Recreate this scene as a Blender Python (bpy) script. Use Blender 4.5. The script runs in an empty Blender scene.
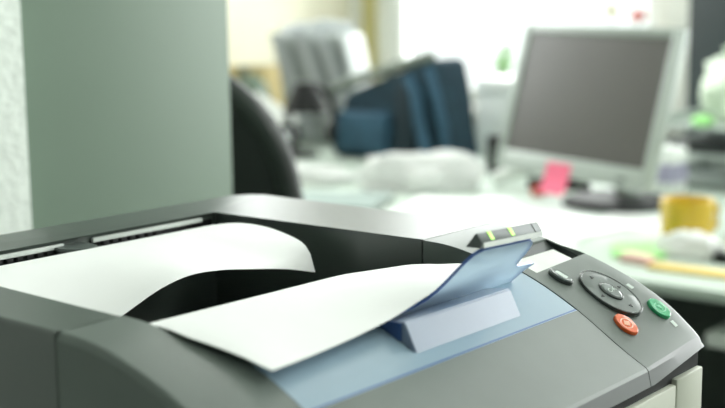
import bpy, bmesh, math, random
from mathutils import Vector, Matrix, noise
random.seed(7)
SC = bpy.context.scene
COL = SC.collection
PI = math.pi

# ------------------------------------------------------------------ materials
def mat(name, color, rough=.5, metal=0, spec=.5, var=.06, vscale=40, bump=0, bscale=300, trans=0, coat=0, emit=None, estr=0, alpha=1):
    m = bpy.data.materials.new(name); m.use_nodes = True
    nt = m.node_tree; b = nt.nodes['Principled BSDF']
    b.inputs['Roughness'].default_value = rough
    b.inputs['Metallic'].default_value = metal
    b.inputs['Specular IOR Level'].default_value = spec
    b.inputs['Transmission Weight'].default_value = trans
    b.inputs['Coat Weight'].default_value = coat
    b.inputs['Alpha'].default_value = alpha
    tc = nt.nodes.new('ShaderNodeTexCoord')
    n = nt.nodes.new('ShaderNodeTexNoise'); n.inputs['Scale'].default_value = vscale; n.inputs['Detail'].default_value = 4
    nt.links.new(tc.outputs['Object'], n.inputs['Vector'])
    r = nt.nodes.new('ShaderNodeValToRGB')
    c = color
    r.color_ramp.elements[0].position = .3; r.color_ramp.elements[1].position = .7
    r.color_ramp.elements[0].color = (c[0]*(1-var), c[1]*(1-var), c[2]*(1-var), 1)
    r.color_ramp.elements[1].color = (min(1, c[0]*(1+var)), min(1, c[1]*(1+var)), min(1, c[2]*(1+var)), 1)
    nt.links.new(n.outputs['Fac'], r.inputs['Fac'])
    nt.links.new(r.outputs['Color'], b.inputs['Base Color'])
    if bump:
        n2 = nt.nodes.new('ShaderNodeTexNoise'); n2.inputs['Scale'].default_value = bscale; n2.inputs['Detail'].default_value = 3
        nt.links.new(tc.outputs['Object'], n2.inputs['Vector'])
        bp = nt.nodes.new('ShaderNodeBump'); bp.inputs['Strength'].default_value = bump; bp.inputs['Distance'].default_value = .002
        nt.links.new(n2.outputs['Fac'], bp.inputs['Height']); nt.links.new(bp.outputs['Normal'], b.inputs['Normal'])
    if emit:
        b.inputs['Emission Color'].default_value = (*emit, 1); b.inputs['Emission Strength'].default_value = estr
    return m

def translucent(name, color, fac=.5, rough=.25, clear=0.0):
    """thin coloured plastic or film: diffuse + translucent (+ see-through) under a gloss"""
    m = mat(name, color, rough=rough); nt = m.node_tree
    b = nt.nodes['Principled BSDF']; out = nt.nodes['Material Output']
    t = nt.nodes.new('ShaderNodeBsdfTranslucent'); t.inputs['Color'].default_value = (*color, 1)
    mx = nt.nodes.new('ShaderNodeMixShader'); mx.inputs[0].default_value = fac
    nt.links.new(b.outputs[0], mx.inputs[1]); nt.links.new(t.outputs[0], mx.inputs[2])
    last = mx
    if clear:
        tr = nt.nodes.new('ShaderNodeBsdfTransparent'); tr.inputs['Color'].default_value = (min(1, color[0]*1.3), min(1, color[1]*1.3), min(1, color[2]*1.3), 1)
        m2 = nt.nodes.new('ShaderNodeMixShader'); m2.inputs[0].default_value = clear
        nt.links.new(mx.outputs[0], m2.inputs[1]); nt.links.new(tr.outputs[0], m2.inputs[2]); last = m2
    nt.links.new(last.outputs[0], out.inputs['Surface'])
    return m

def pane_mat():
    m = bpy.data.materials.new('window_glass'); m.use_nodes = True
    nt = m.node_tree; nt.nodes.remove(nt.nodes['Principled BSDF']); out = nt.nodes['Material Output']
    t = nt.nodes.new('ShaderNodeBsdfTransparent'); g = nt.nodes.new('ShaderNodeBsdfGlossy'); g.inputs['Roughness'].default_value = .02
    f = nt.nodes.new('ShaderNodeFresnel'); f.inputs['IOR'].default_value = 1.3
    mx = nt.nodes.new('ShaderNodeMixShader')
    nt.links.new(f.outputs[0], mx.inputs[0]); nt.links.new(t.outputs[0], mx.inputs[1]); nt.links.new(g.outputs[0], mx.inputs[2])
    nt.links.new(mx.outputs[0], out.inputs['Surface'])
    return m

M = dict(
    shell=mat('printer_plastic', (.055, .072, .062), rough=.38, spec=1.0, var=.03, bump=.05, bscale=1500),  # same plastic as the panel, darkened for the shaded left rim
    shell_panel=mat('panel_plastic', (.128, .155, .139), rough=.45, spec=.5, var=.03, bump=.04, bscale=1500),  # same plastic, lightened where the sloping front catches light
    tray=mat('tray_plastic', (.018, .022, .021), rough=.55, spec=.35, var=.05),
    black=mat('black_plastic', (.008, .009, .009), rough=.6, spec=.3),
    beige=mat('beige_plastic', (.46, .48, .40), rough=.5, var=.02, bump=.04, bscale=1500),
    strip=mat('pale_strip', (.60, .64, .61), rough=.5, spec=.25),
    blue_panel=mat('blue_grey_plastic', (.28, .39, .48), rough=.28, spec=.6, var=.02),
    blue_edge=mat('blue_edge', (.06, .13, .33), rough=.3),
    lilac=mat('lilac_plastic', (.235, .295, .40), rough=.3, spec=.6, var=.03),
    flap=translucent('blue_flap', (.70, .80, .93), .6, .25, .3),
    flap_edge=mat('flap_edge', (.08, .16, .46), rough=.3),
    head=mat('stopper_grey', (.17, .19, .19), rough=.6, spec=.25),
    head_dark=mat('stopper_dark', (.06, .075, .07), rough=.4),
    lime=mat('lime_mark', (.42, .95, .05), rough=.4, emit=(.45, 1, .06), estr=.35),  # printed marks given a faint glow to look brighter
    lcd=mat('lcd_glass', (.88, .91, .88), rough=.08, spec=1.0, coat=.6),  # near-white base paints in the window's reflection
    bezel=mat('lcd_bezel', (.035, .045, .042), rough=.35),
    bezel_side=mat('lcd_side', (.16, .19, .18), rough=.4),
    nav=mat('nav_pad', (.15, .175, .165), rough=.35),
    nav_rim=mat('nav_rim', (.05, .06, .056), rough=.25, coat=.4),
    key=mat('key_grey', (.17, .20, .19), rough=.25, coat=.5),
    mark=mat('pale_mark', (.62, .70, .65), rough=.5),
    ink=mat('dark_ink', (.02, .025, .025), rough=.5),
    green_key=mat('green_key', (.03, .42, .17), rough=.25, coat=.5),
    green_icon=mat('green_icon', (.20, .62, .38), rough=.3),
    orange_key=mat('orange_key', (.82, .13, .025), rough=.25, coat=.5),
    orange_icon=mat('orange_icon', (.95, .50, .33), rough=.3),
    paper=mat('paper', (.90, .91, .90), rough=.75, spec=.15, var=.01),
    soft_paper=translucent('crumpled_paper', (.92, .93, .92), .45, .8),
    band=mat('front_band', (.14, .15, .152), rough=.40, spec=.5, var=.02),
    plaster=mat('rough_plaster', (.86, .92, .86), rough=.9, spec=.1, var=.05, vscale=60, bump=.9, bscale=110),
    wall=mat('wall_paint', (.78, .80, .74), rough=.9, spec=.1, var=.03, vscale=6),
    cream=mat('cream_paint', (.86, .83, .68), rough=.9, spec=.1, var=.03, vscale=6),
    ceiling=mat('ceiling_paint', (.85, .87, .84), rough=.9, spec=.1, var=.02, vscale=6),
    floor=mat('floor_lino', (.30, .33, .31), rough=.35, var=.15, vscale=12),
    cabinet=mat('cabinet_enamel', (.172, .232, .182), rough=.5, spec=.35, var=.02, vscale=5),
    cupboard=mat('dark_cupboard', (.022, .033, .036), rough=.45, var=.08, vscale=10),
    desk=mat('desk_laminate', (.52, .60, .53), rough=.45, var=.03, vscale=20),
    desk_dark=mat('desk_dark', (.085, .11, .10), rough=.5),
    steel=mat('grey_steel', (.34, .37, .36), rough=.4, metal=.3),
    silver=mat('silver_plastic', (.40, .45, .42), rough=.38, spec=.5, var=.02),
    screen=mat('dark_screen', (.045, .044, .043), rough=.3, spec=1.0, var=.02),
    chair=mat('chair_black', (.010, .013, .012), rough=.65, var=.2, vscale=200),
    chair_rim=mat('chair_rim', (.022, .028, .026), rough=.4),
    navy=mat('navy_canvas', (.010, .036, .056), rough=.85, var=.25, vscale=30, bump=.3, bscale=400),
    navy_light=mat('blue_canvas', (.03, .085, .135), rough=.85, var=.2, vscale=40),
    navy_dark=mat('dark_canvas', (.010, .025, .035), rough=.85, var=.2, vscale=40),
    khaki=mat('khaki_piping', (.17, .20, .17), rough=.8),
    film=translucent('clear_film', (.62, .65, .66), .35, .2, .25),
    yellow=mat('yellow_glaze', (.66, .43, .01), rough=.3, coat=.3, var=.06),
    pink=mat('pink_paper', (.86, .16, .27), rough=.7),
    lightgreen=mat('light_green', (.40, .85, .30), rough=.6),
    leaf=mat('pale_leaf', (.42, .66, .36), rough=.6, var=.2),
    ochre=mat('ochre_wood', (.74, .55, .16), rough=.5, var=.12, vscale=80),
    yellow_wood=mat('yellow_wood', (.50, .46, .20), rough=.5, var=.1),
    rubber=mat('pale_pink_rubber', (.80, .52, .46), rough=.7),
    red=mat('red_plastic', (.62, .07, .03), rough=.4),
    orange=mat('orange_card', (.70, .22, .05), rough=.6),
    tan=mat('tan_card', (.52, .42, .20), rough=.8, var=.1),
    moss=mat('moss_green_cloth', (.16, .22, .17), rough=.7, var=.1),
    teal=mat('teal_plastic', (.05, .26, .29), rough=.4),
    lavender=mat('lavender_plastic', (.40, .38, .52), rough=.4),
    white=mat('white_plastic', (.82, .85, .82), rough=.4, var=.02),
    paleblue=mat('pale_blue_plastic', (.50, .64, .74), rough=.3),
    chrome=mat('chrome', (.75, .76, .78), rough=.15, metal=1),
    lampglow=mat('lamp_diffuser', (.9, .9, .88), rough=.5, emit=(1, 1, .96), estr=3),  # glow of the added ceiling fittings
    glass=pane_mat(),
)

# ------------------------------------------------------------------ object helpers
def obj(name, bm, m, parent=None, loc=None, rot=None, smooth=True, angle=35):
    bmesh.ops.recalc_face_normals(bm, faces=bm.faces[:])
    me = bpy.data.meshes.new(name); bm.to_mesh(me); bm.free()
    ms = m if isinstance(m, (list, tuple)) else [m]
    for k in ms: me.materials.append(k)
    if smooth:
        me.shade_smooth()
        if hasattr(me, 'set_sharp_from_angle'): me.set_sharp_from_angle(angle=math.radians(angle))
    o = bpy.data.objects.new(name, me); COL.objects.link(o)
    if parent: o.parent = parent
    if loc is not None: o.location = loc
    if rot is not None: o.rotation_euler = rot
    return o

def tag(o, label=None, cat=None, group=None, kind=None):
    if label: o['label'] = label
    if cat: o['category'] = cat
    if group: o['group'] = group
    if kind: o['kind'] = kind
    return o

def thing(name, label, cat, loc, rot=(0, 0, 0), group=None):
    o = bpy.data.objects.new(name, None); COL.objects.link(o)
    o.empty_display_size = .05; o.location = loc; o.rotation_euler = rot
    return tag(o, label, cat, group)

def struct(name, bm, m, parent=None, smooth=False):
    o = obj(name, bm, m, parent, smooth=smooth)
    if not parent: o['kind'] = 'structure'
    return o

def box(bm, x0, x1, y0, y1, z0, z1, bev=0, seg=2, mi=0):
    vs = [bm.verts.new((x, y, z)) for x in (x0, x1) for y in (y0, y1) for z in (z0, z1)]
    F = [(0, 1, 3, 2), (4, 6, 7, 5), (0, 4, 5, 1), (2, 3, 7, 6), (0, 2, 6, 4), (1, 5, 7, 3)]
    fs = [bm.faces.new([vs[i] for i in f]) for f in F]
    for f in fs: f.material_index = mi
    if bev:
        es = list({e for f in fs for e in f.edges})
        r = bmesh.ops.bevel(bm, geom=es, offset=bev, segments=seg, profile=.5, affect='EDGES')
        for f in r['faces']: f.material_index = mi
    return bm

def B(*a, **k): return box(bmesh.new(), *a, **k)

def prism(bm, pts, a0, a1, axis='z', top_bev=0, seg=3, both=False):
    """polygon swept along an axis; pts are (x,y) for z, (x,z) for y, (y,z) for x"""
    def P(p, a):
        return {'z': (p[0], p[1], a), 'y': (p[0], a, p[1]), 'x': (a, p[0], p[1])}[axis]
    lo = [bm.verts.new(P(p, a0)) for p in pts]; hi = [bm.verts.new(P(p, a1)) for p in pts]
    n = len(pts)
    for i in range(n): bm.faces.new((lo[i], lo[(i+1) % n], hi[(i+1) % n], hi[i]))
    bm.faces.new(lo[::-1]); ft = bm.faces.new(hi)
    if top_bev:
        es = list(ft.edges)
        bmesh.ops.bevel(bm, geom=es, offset=top_bev, segments=seg, profile=.5, affect='EDGES')
    return bm

def lathe(bm, prof, cx=0, cy=0, cz=0, seg=28, sx=1, sy=1):
    rings = []
    for r, z in prof:
        if r < 1e-6: rings.append([bm.verts.new((cx, cy, cz+z))])
        else: rings.append([bm.verts.new((cx+r*sx*math.cos(2*PI*i/seg), cy+r*sy*math.sin(2*PI*i/seg), cz+z)) for i in range(seg)])
    for a, b in zip(rings, rings[1:]):
        for i in range(seg):
            j = (i+1) % seg
            if len(a) == 1 and len(b) == 1: continue
            if len(a) == 1: bm.faces.new((a[0], b[i], b[j]))
            elif len(b) == 1: bm.faces.new((a[i], a[j], b[0]))
            else: bm.faces.new((a[i], a[j], b[j], b[i]))
    return bm

def tube(bm, pts, rad, seg=10, closed=False):
    pts = [Vector(p) for p in pts]; n = len(pts); rings = []
    rads = rad if isinstance(rad, (list, tuple)) else [rad]*n
    up = Vector((0, 0, 1))
    for i, p in enumerate(pts):
        a = pts[(i-1) % n] if (closed or i > 0) else p
        b = pts[(i+1) % n] if (closed or i < n-1) else p
        t = (b-a).normalized()
        u = t.cross(up)
        if u.length < 1e-3: u = t.cross(Vector((1, 0, 0)))
        u.normalize(); v = t.cross(u)
        rings.append([bm.verts.new(p+rads[i]*(math.cos(2*PI*k/seg)*u+math.sin(2*PI*k/seg)*v)) for k in range(seg)])
    m = n if closed else n-1
    for i in range(m):
        a, b = rings[i], rings[(i+1) % n]
        for k in range(seg): bm.faces.new((a[k], a[(k+1) % seg], b[(k+1) % seg], b[k]))
    if not closed:
        bm.faces.new(rings[0][::-1]); bm.faces.new(rings[-1])
    return bm

def solid_top(bm, xs, ys, ztop, zbot, mi=0):
    """a closed solid whose top follows ztop(x,y) on a grid and whose underside is zbot(x,y)"""
    nx, ny = len(xs), len(ys)
    T = [[bm.verts.new((x, y, ztop(x, y))) for y in ys] for x in xs]
    L = [[bm.verts.new((x, y, zbot(x, y))) for y in ys] for x in xs]
    fs = []
    for i in range(nx-1):
        for j in range(ny-1):
            fs.append(bm.faces.new((T[i][j], T[i+1][j], T[i+1][j+1], T[i][j+1])))
            fs.append(bm.faces.new((L[i][j], L[i][j+1], L[i+1][j+1], L[i+1][j])))
    for i in range(nx-1):
        for j in (0, ny-1):
            fs.append(bm.faces.new((T[i][j], L[i][j], L[i+1][j], T[i+1][j])))
    for j in range(ny-1):
        for i in (0, nx-1):
            fs.append(bm.faces.new((T[i][j], T[i][j+1], L[i][j+1], L[i][j])))
    for f in fs: f.material_index = mi
    return bm

def interp(x, xs, vs):
    if x <= xs[0]: return vs[0]
    for a, b, va, vb in zip(xs, xs[1:], vs, vs[1:]):
        if x <= b: return va+(vb-va)*(x-a)/(b-a)
    return vs[-1]

def spline(x, xs, vs):
    """smooth (Catmull-Rom style) interpolation through the knots"""
    if x <= xs[0]: return vs[0]
    if x >= xs[-1]: return vs[-1]
    i = max(k for k in range(len(xs)-1) if xs[k] <= x)
    h = xs[i+1]-xs[i]; t = (x-xs[i])/h
    def sl(k):
        if k == 0: return (vs[1]-vs[0])/(xs[1]-xs[0])
        if k == len(xs)-1: return (vs[-1]-vs[-2])/(xs[-1]-xs[-2])
        return (vs[k+1]-vs[k-1])/(xs[k+1]-xs[k-1])
    m0, m1 = sl(i)*h, sl(i+1)*h
    return (2*t**3-3*t*t+1)*vs[i]+(t**3-2*t*t+t)*m0+(-2*t**3+3*t*t)*vs[i+1]+(t**3-t*t)*m1

def lin(a, b, n): return [a+(b-a)*i/(n-1) for i in range(n)]

def rounded(x0, x1, y0, y1, r, n=6):
    out = []
    for cx, cy, a0 in ((x1-r, y1-r, 0), (x0+r, y1-r, PI/2), (x0+r, y0+r, PI), (x1-r, y0+r, 1.5*PI)):
        for k in range(n+1):
            a = a0+PI/2*k/n; out.append((cx+r*math.cos(a), cy+r*math.sin(a)))
    return out

def crumple(bm, sx, sy, sz, amp, freq, seed, sub=4, flat=True):
    """a crumpled lump sitting on z = 0"""
    r = bmesh.ops.create_icosphere(bm, subdivisions=sub, radius=1)
    off = Vector((seed*3.1, seed*1.7, seed*.9))
    for v in r['verts']:
        p = v.co.copy()
        d = 1+amp*noise.noise(p*freq+off)+.6*amp*abs(noise.noise(p*freq*2.3+off))
        p *= d
        v.co = Vector((p.x*sx, p.y*sy, (p.z+.8)*sz))
        if flat and v.co.z < 0: v.co.z = 0
    return bm

def text_mesh(bm, body, size, mtx):
    cu = bpy.data.curves.new('lettering', 'FONT'); cu.body = body; cu.size = size; cu.align_x = 'CENTER'; cu.align_y = 'CENTER'; cu.extrude = size*.04
    o = bpy.data.objects.new('lettering', cu); COL.objects.link(o)
    dg = bpy.context.evaluated_depsgraph_get(); me = bpy.data.meshes.new_from_object(o.evaluated_get(dg))
    me.transform(mtx); bm.from_mesh(me)
    bpy.data.objects.remove(o); bpy.data.curves.remove(cu); bpy.data.meshes.remove(me)
    return bm

# ------------------------------------------------------------------ the room
DESK = .73
XL, XR, YF, YB, ZC = -2.30, 3.2, -2.6, 3.20, 2.70
struct('floor', B(XL-.1, XR+.1, YF-.1, YB+.15, -.06, 0), M['floor'])
struct('ceiling', B(XL-.1, XR+.1, YF-.1, YB+.15, ZC, ZC+.06), M['ceiling'])
bm = bmesh.new()
W3 = (1.15, 2.95, 1.28, 2.42)
box(bm, XL-.1, XL, YF, YB, 0, W3[2]); box(bm, XL-.1, XL, YF, YB, W3[3], ZC); box(bm, XL-.1, XL, YF, W3[0], W3[2], W3[3]); box(bm, XL-.1, XL, W3[1], YB, W3[2], W3[3])
struct('wall_left', bm, M['cream'])
struct('wall_right', B(XR, XR+.1, YF, YB, 0, ZC), M['wall'])
struct('wall_front', B(XL, XR, YF-.1, YF, 0, ZC), M['cupboard'])
# window wall; the wide right opening is unseen and added for its light
W1 = (-2.13, -1.05, .80, 2.35); W2 = (-.82, 2.50, .80, 2.50)
bm = bmesh.new()
box(bm, XL, XR, YB, YB+.12, 0, .80); box(bm, XL, XR, YB, YB+.12, 2.50, ZC); box(bm, W1[0], W1[1], YB, YB+.12, 2.35, 2.50)
for a, b in ((XL, W1[0]), (W1[1], W2[0]), (W2[1], XR)): box(bm, a, b, YB, YB+.12, .80, 2.50)
struct('wall_back', bm, M['wall'])
for k, (a, b, c, d) in enumerate((W1, W2)):
    w = bpy.data.objects.new('window_%d' % (k+1), None); COL.objects.link(w); w.location = ((a+b)/2, YB+.06, c); w['kind'] = 'structure'
    hw = (b-a)/2; h = d-c
    fr = bmesh.new()
    for x0, x1, z0, z1 in ((-hw, -hw+.05, 0, h), (hw-.05, hw, 0, h), (-hw+.05, hw-.05, 0, .05), (-hw+.05, hw-.05, h-.05, h)):
        box(fr, x0, x1, -.03, .03, z0, z1, .004)
    if k: box(fr, -.02, .02, -.025, .025, .05, h-.05, .003)
    obj('window_frame', fr, M['white'], w)
    obj('pane', B(-hw+.05, hw-.05, -.003, .003, .05, h-.05), M['glass'], w, smooth=False)
    obj('window_sill', B(-hw-.04, hw+.04, -.16, -.03, -.03, 0, .005), M['white'], w)
tag(obj('curtain_pole', B(-2.215, -2.165, YB-.03, YB-.001, .60, 2.4, .004), M['yellow_wood']), kind='structure').name = 'trim_1'
w = bpy.data.objects.new('window_3', None); COL.objects.link(w); w.location = (XL-.05, (W3[0]+W3[1])/2, W3[2]); w['kind'] = 'structure'  # unseen side window, added to brighten the printer's right rim
hw = (W3[1]-W3[0])/2; h = W3[3]-W3[2]; fr = bmesh.new()
for y0, y1, z0, z1 in ((-hw, -hw+.05, 0, h), (hw-.05, hw, 0, h), (-hw+.05, hw-.05, 0, .05), (-hw+.05, hw-.05, h-.05, h), (-.02, .02, .05, h-.05)):
    box(fr, -.03, .03, y0, y1, z0, z1, .003)
obj('window_frame', fr, M['white'], w)
obj('pane', B(-.003, .003, -hw+.05, hw-.05, .05, h-.05), M['glass'], w, smooth=False)
# short plastered wall beside the printer
struct('wall_partition', B(-.37, -.25, -1.4, .325, 0, ZC), M['plaster'])
# skirting along the window wall
struct('baseboard_back', B(XL, XR, YB-.015, YB, 0, .09), M['white'])

# ceiling fittings out of view, added for top light
def ceiling_light(loc, label):
    t = thing('ceiling_light', label, 'ceiling light', loc, group='fluorescent ceiling lights')
    obj('housing', B(-.62, .62, -.16, .16, .02, .08, .01), M['white'], t)
    obj('diffuser', B(-.60, .60, -.14, .14, 0, .02, .005), M['lampglow'], t)
    return t
for i, (x, y, lb) in enumerate(((-.9, 1.9, 'fluorescent ceiling light above the cluttered desk'), (1.3, 1.3, 'fluorescent ceiling light to the right of the printer'))):
    ceiling_light((x, y, ZC-.08), lb)
    L = bpy.data.lights.new('ceiling_lamp', 'AREA'); L.shape = 'RECTANGLE'; L.size = 1.2; L.size_y = .28; L.energy = (12, 10)[i]; L.color = (.96, 1, .95)
    o = bpy.data.objects.new('ceiling_lamp', L); COL.objects.link(o); o.location = (x, y, ZC-.085)

# daylight outside the left window, and fill through the added right one
for (a, b, c, d), e in ((W1, 70), (W2, 232)):
    L = bpy.data.lights.new('daylight', 'AREA'); L.shape = 'RECTANGLE'; L.size = b-a+.5; L.size_y = d-c+.5; L.energy = e; L.color = (.97, 1, .98)
    o = bpy.data.objects.new('daylight', L); COL.objects.link(o); o.location = ((a+b)/2, YB+.35, (c+d)/2); o.rotation_euler = (-PI/2, 0, 0)

L = bpy.data.lights.new('daylight', 'AREA'); L.shape = 'RECTANGLE'; L.size = 1.5; L.size_y = 2.2; L.energy = 80; L.color = (.97, 1, .98)  # fill light behind the added side window
o = bpy.data.objects.new('daylight', L); COL.objects.link(o); o.location = (XL-.35, 2.05, 1.85); o.rotation_euler = (0, -PI/2, 0)

w = bpy.data.worlds.new('world'); SC.world = w; w.use_nodes = True
w.node_tree.nodes['Background'].inputs[0].default_value = (.93, 1, .97, 1)
w.node_tree.nodes['Background'].inputs[1].default_value = 1.5

# ------------------------------------------------------------------ the printer and its table
tb = thing('printer_table', 'small grey table that carries the laser printer', 'table', (.19, .19, 0))
obj('tabletop', B(-.23, .23, -.22, .22, .695, .72, .004), M['steel'], tb)
for sx in (-1, 1):
    for sy in (-1, 1):
        obj('leg', B(sx*.2-.018, sx*.2+.018, sy*.19-.018, sy*.19+.018, 0, .695, .003), M['steel'], tb)

H = .267                       # printer height; z below is measured from its top
PX, PY = .187, .1875
PR = thing('laser_printer', 'dark grey laser printer in the foreground with paper in its top tray', 'printer', (PX, PY, .72))
def P(name, bm, m, parent=PR, **k):
    """printer part given in the printer's own plan (rear left corner = 0,0, top = 0)"""
    if parent is PR: bmesh.ops.translate(bm, verts=bm.verts[:], vec=(-PX, -PY, H))
    else:
        q = parent
        bmesh.ops.translate(bm, verts=bm.verts[:], vec=(-PX, -PY, H))
    return obj(name, bm, m, parent, **k)

PXS = [0, .229, .250, .268, .282, .295, .306, .320, .337, .352, .366, .378, .3890, .3901]
PZS = [0, 0, -.0010, -.0042, -.0080, -.0120, -.0160, -.0220, -.0307, -.0398, -.0488, -.0558, -.0616, -.0624]
def prof(x): return spline(x, PXS, PZS)
W = .375
def ydrop(y):
    d = min(y, W-y)
    return 0 if d >= .004 else -(.0038 if y < W/2 else .0012)*(1-d/.004)**2
def rise(x, y):                # the control panel swells a little towards its outer front corner
    if y <= .302 or x <= .285: return 0
    return spline(x, [.285, .305, .315, .331, .354, .368, .381, .3901], [0, .0030, .0040, .0060, .0093, .0095, .0065, .0030])*min(1, (y-.302)/.066)

# rear housing: a U in plan, open towards the front
def rear_outline():
    xi, yl, yr, x1, x0, r = .0316, .0417, .292, .2281, -.016, .018
    pts = [(x1, 0), (x1, yl), (xi, yl), (xi, yr), (x1, yr), (x1, W)]
    for k in range(7):
        a = PI/2+PI/2*k/6; pts.append((x0+r+r*math.cos(a), W-r+r*math.sin(a)))
    for k in range(7):
        a = PI+PI/2*k/6; pts.append((x0+r+r*math.cos(a), r+r*math.sin(a)))
    return pts
bm = prism(bmesh.new(), rear_outline(), -.12, 0)
es = [e for e in bm.edges if all(abs(v.co.z) < 1e-6 for v in e.verts)]
outer = [e for e in es if not all(abs(v.co.x-.2281) < 1e-6 for v in e.verts)]
bmesh.ops.bevel(bm, geom=outer, offset=.0026, segments=3, profile=.5, affect='EDGES')
P('rear_housing', bm, M['shell'])

# lower body behind the covers
bm = bmesh.new()
box(bm, -.012, .384, .002, .373, -.262, -.118, .004); box(bm, .235, .384, .004, .371, -.14, -.0735)
P('lower_body', bm, M['black'])
for sx in (.03, .34):
    for sy in (.04, .335): P('foot', lathe(bmesh.new(), [(0, 0), (.012, 0), (.012, .006), (0, .006)], sx, sy, -.267), M['black'])

# output tray: sloping floor inside the U
def tray_top(x, y): return spline(x, [.032, .10, .20, .297], [-.075, -.068, -.045, -.026])
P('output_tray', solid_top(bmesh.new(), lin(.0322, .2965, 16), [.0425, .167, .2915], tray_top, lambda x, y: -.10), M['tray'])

# front cover: left rim, bottom strip and curved front
def fz(y0, y1): return [y for y in (0, .0005, .0012, .0022, .0032, .004) if y0 <= y <= y1]
def cover_bot(x, y): return -.0712
XS_all = []
XS_all = sorted(set(XS_all + lin(.2291, .387, 48)))
def xs_between(a, b): return [a] + [x for x in XS_all if a+1e-4 < x < b-1e-4] + [b]
bm = bmesh.new()
top = lambda x, y: prof(x)+ydrop(y)+rise(x, y)
solid_top(bm, xs_between(.2291, .390), fz(0, .005)+[.0413], top, cover_bot)
solid_top(bm, xs_between(.262, .390), [.0413, .0566], lambda x, y: prof(x), cover_bot)
solid_top(bm, xs_between(.3398, .390), [.0566, .12, .2, .3017], lambda x, y: prof(x), cover_bot)
def front_band(bm):        # the front edge is a steep chamfer in a slightly greyer tone
    for v in bm.verts:
        if v.co.z > prof(v.co.x)+rise(v.co.x, v.co.y)-.003:
            if v.co.x > .38995: v.co.x -= .0020
            elif v.co.x > .3885: v.co.x -= .0016
            elif v.co.x > .3865: v.co.x -= .0004
    for f in bm.faces:
        f.normal_update()
        if abs(f.normal.x) > .8 and f.calc_center_median().x > .386: f.material_index = 1
front_band(bm)
P('front_cover', bm, [M['shell_panel'], M['band']], angle=12)

# blue panel let into the cover
bm = solid_top(bmesh.new(), xs_between(.296, .3384), [.0573, .12, .2, .3017], lambda x, y: prof(x)-.0004, lambda x, y: -.05)
bp = P('blue_panel', bm, M['blue_panel'])
bm = solid_top(bmesh.new(), [.3384, .3396], [.0573, .3017], lambda x, y: prof(x)-.0002, lambda x, y: -.05)
P('panel_edge', bm, M['blue_edge'], bp)
P('panel_lip', solid_top(bmesh.new(), [.3396, .3399], [.0573, .3017], lambda x, y: prof(x)+.0001, lambda x, y: -.05), M['blue_panel'], bp)
# hinge block on the blue panel
bm = prism(bmesh.new(), [(.300, -.0155), (.3205, -.0118), (.3225, -.0122), (.3305, -.0280), (.300, -.03)], .152, .2535, axis='y')
bmesh.ops.bevel(bm, geom=bm.edges[:], offset=.0007, segments=2, affect='EDGES')
hb = P('hinge_block', bm, M['lilac'])
P('block_end', B(.304, .3205, .1512, .152, -.022, -.0125), M['blue_edge'], hb)  # dark plate paints the shading on the block's left end

# paper stopper flap leaning forward at 45 degrees
fl_left = [(.3000, .1560), (.3052, .1562), (.3060, .160), (.3070, .166), (.3080, .173), (.3096, .180), (.3125, .1855), (.3165, .1885), (.3235, .1893), (.3310, .1889), (.3350, .1890), (.3390, .1903), (.3410, .1930), (.3420, .1970)]
fl_right = [(.3000, .2800), (.3070, .2836), (.3115, .2845), (.3150, .2906), (.3158, .2890), (.3166, .2800), (.3174, .2700), (.3184, .2655), (.3200, .2632), (.3240, .2622), (.3300, .2605), (.3350, .2580), (.3385, .2550), (.3410, .2505), (.3420, .2450)]
bm = bmesh.new()
def fp(y, x, h): return (x-h*.7071, y, -.016+(x-.303)+h*.7071)
rows = sorted(set([k[0] for k in fl_left+fl_right]))
F0, F1 = [], []
for x in rows:
    l = interp(x, [k[0] for k in fl_left], [k[1] for k in fl_left]); r = interp(x, [k[0] for k in fl_right], [k[1] for k in fl_right])
    sk = .0032*max(0, (x-.318)/.024)
    ys_ = [l, l+.35*(r-l), l+.7*(r-l), r]
    F0.append([bm.verts.new(fp(y, x-sk*(y-.19)/.065, -.0009)) for y in ys_]); F1.append([bm.verts.new(fp(y, x-sk*(y-.19)/.065, .0009)) for y in ys_])
for i in range(len(rows)-1):
    for j in range(3):
        bm.faces.new((F0[i][j], F0[i+1][j], F0[i+1][j+1], F0[i][j+1])); bm.faces.new((F1[i][j], F1[i][j+1], F1[i+1][j+1], F1[i+1][j]))
    for j in (0, 3):
        f = bm.faces.new((F0[i][j], F1[i][j], F1[i+1][j], F0[i+1][j])); f.material_index = 1
for i in (0, len(rows)-1):
    for j in range(3):
        f = bm.faces.new((F0[i][j], F0[i][j+1], F1[i][j+1], F1[i][j])); f.material_index = 1
fo = P('paper_stopper', bm, [M['flap'], M['flap_edge']])
# the stopper's grey grip
def grip(bm, sec, y0, y1, dx=-.0035, dz=-.0035):
    lo = [bm.verts.new((x, y0, z)) for x, z in sec]; hi = [bm.verts.new((x+dx, y1, z+dz)) for x, z in sec]
    n = len(sec)
    for i in range(n): bm.faces.new((lo[i], lo[(i+1) % n], hi[(i+1) % n], hi[i]))
    bm.faces.new(lo[::-1]); bm.faces.new(hi); return bm
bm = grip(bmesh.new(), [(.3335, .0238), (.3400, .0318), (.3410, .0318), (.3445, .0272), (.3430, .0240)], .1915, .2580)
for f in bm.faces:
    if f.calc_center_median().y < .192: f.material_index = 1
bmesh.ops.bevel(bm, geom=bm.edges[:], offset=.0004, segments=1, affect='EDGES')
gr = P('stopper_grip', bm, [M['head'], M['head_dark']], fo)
P('pale_lip', grip(bmesh.new(), [(.3432, .0272), (.3447, .0270), (.3452, .0243), (.3432, .0240)], .1925, .2575), M['strip'], fo)
def gripface(y):      # top and bottom of the sloping grip face at a given y
    t = (y-.1915)/(.2580-.1915)
    return Vector((.3410-.0035*t, y, .0318-.0035*t)), Vector((.3445-.0035*t, y, .0272-.0035*t))
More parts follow.
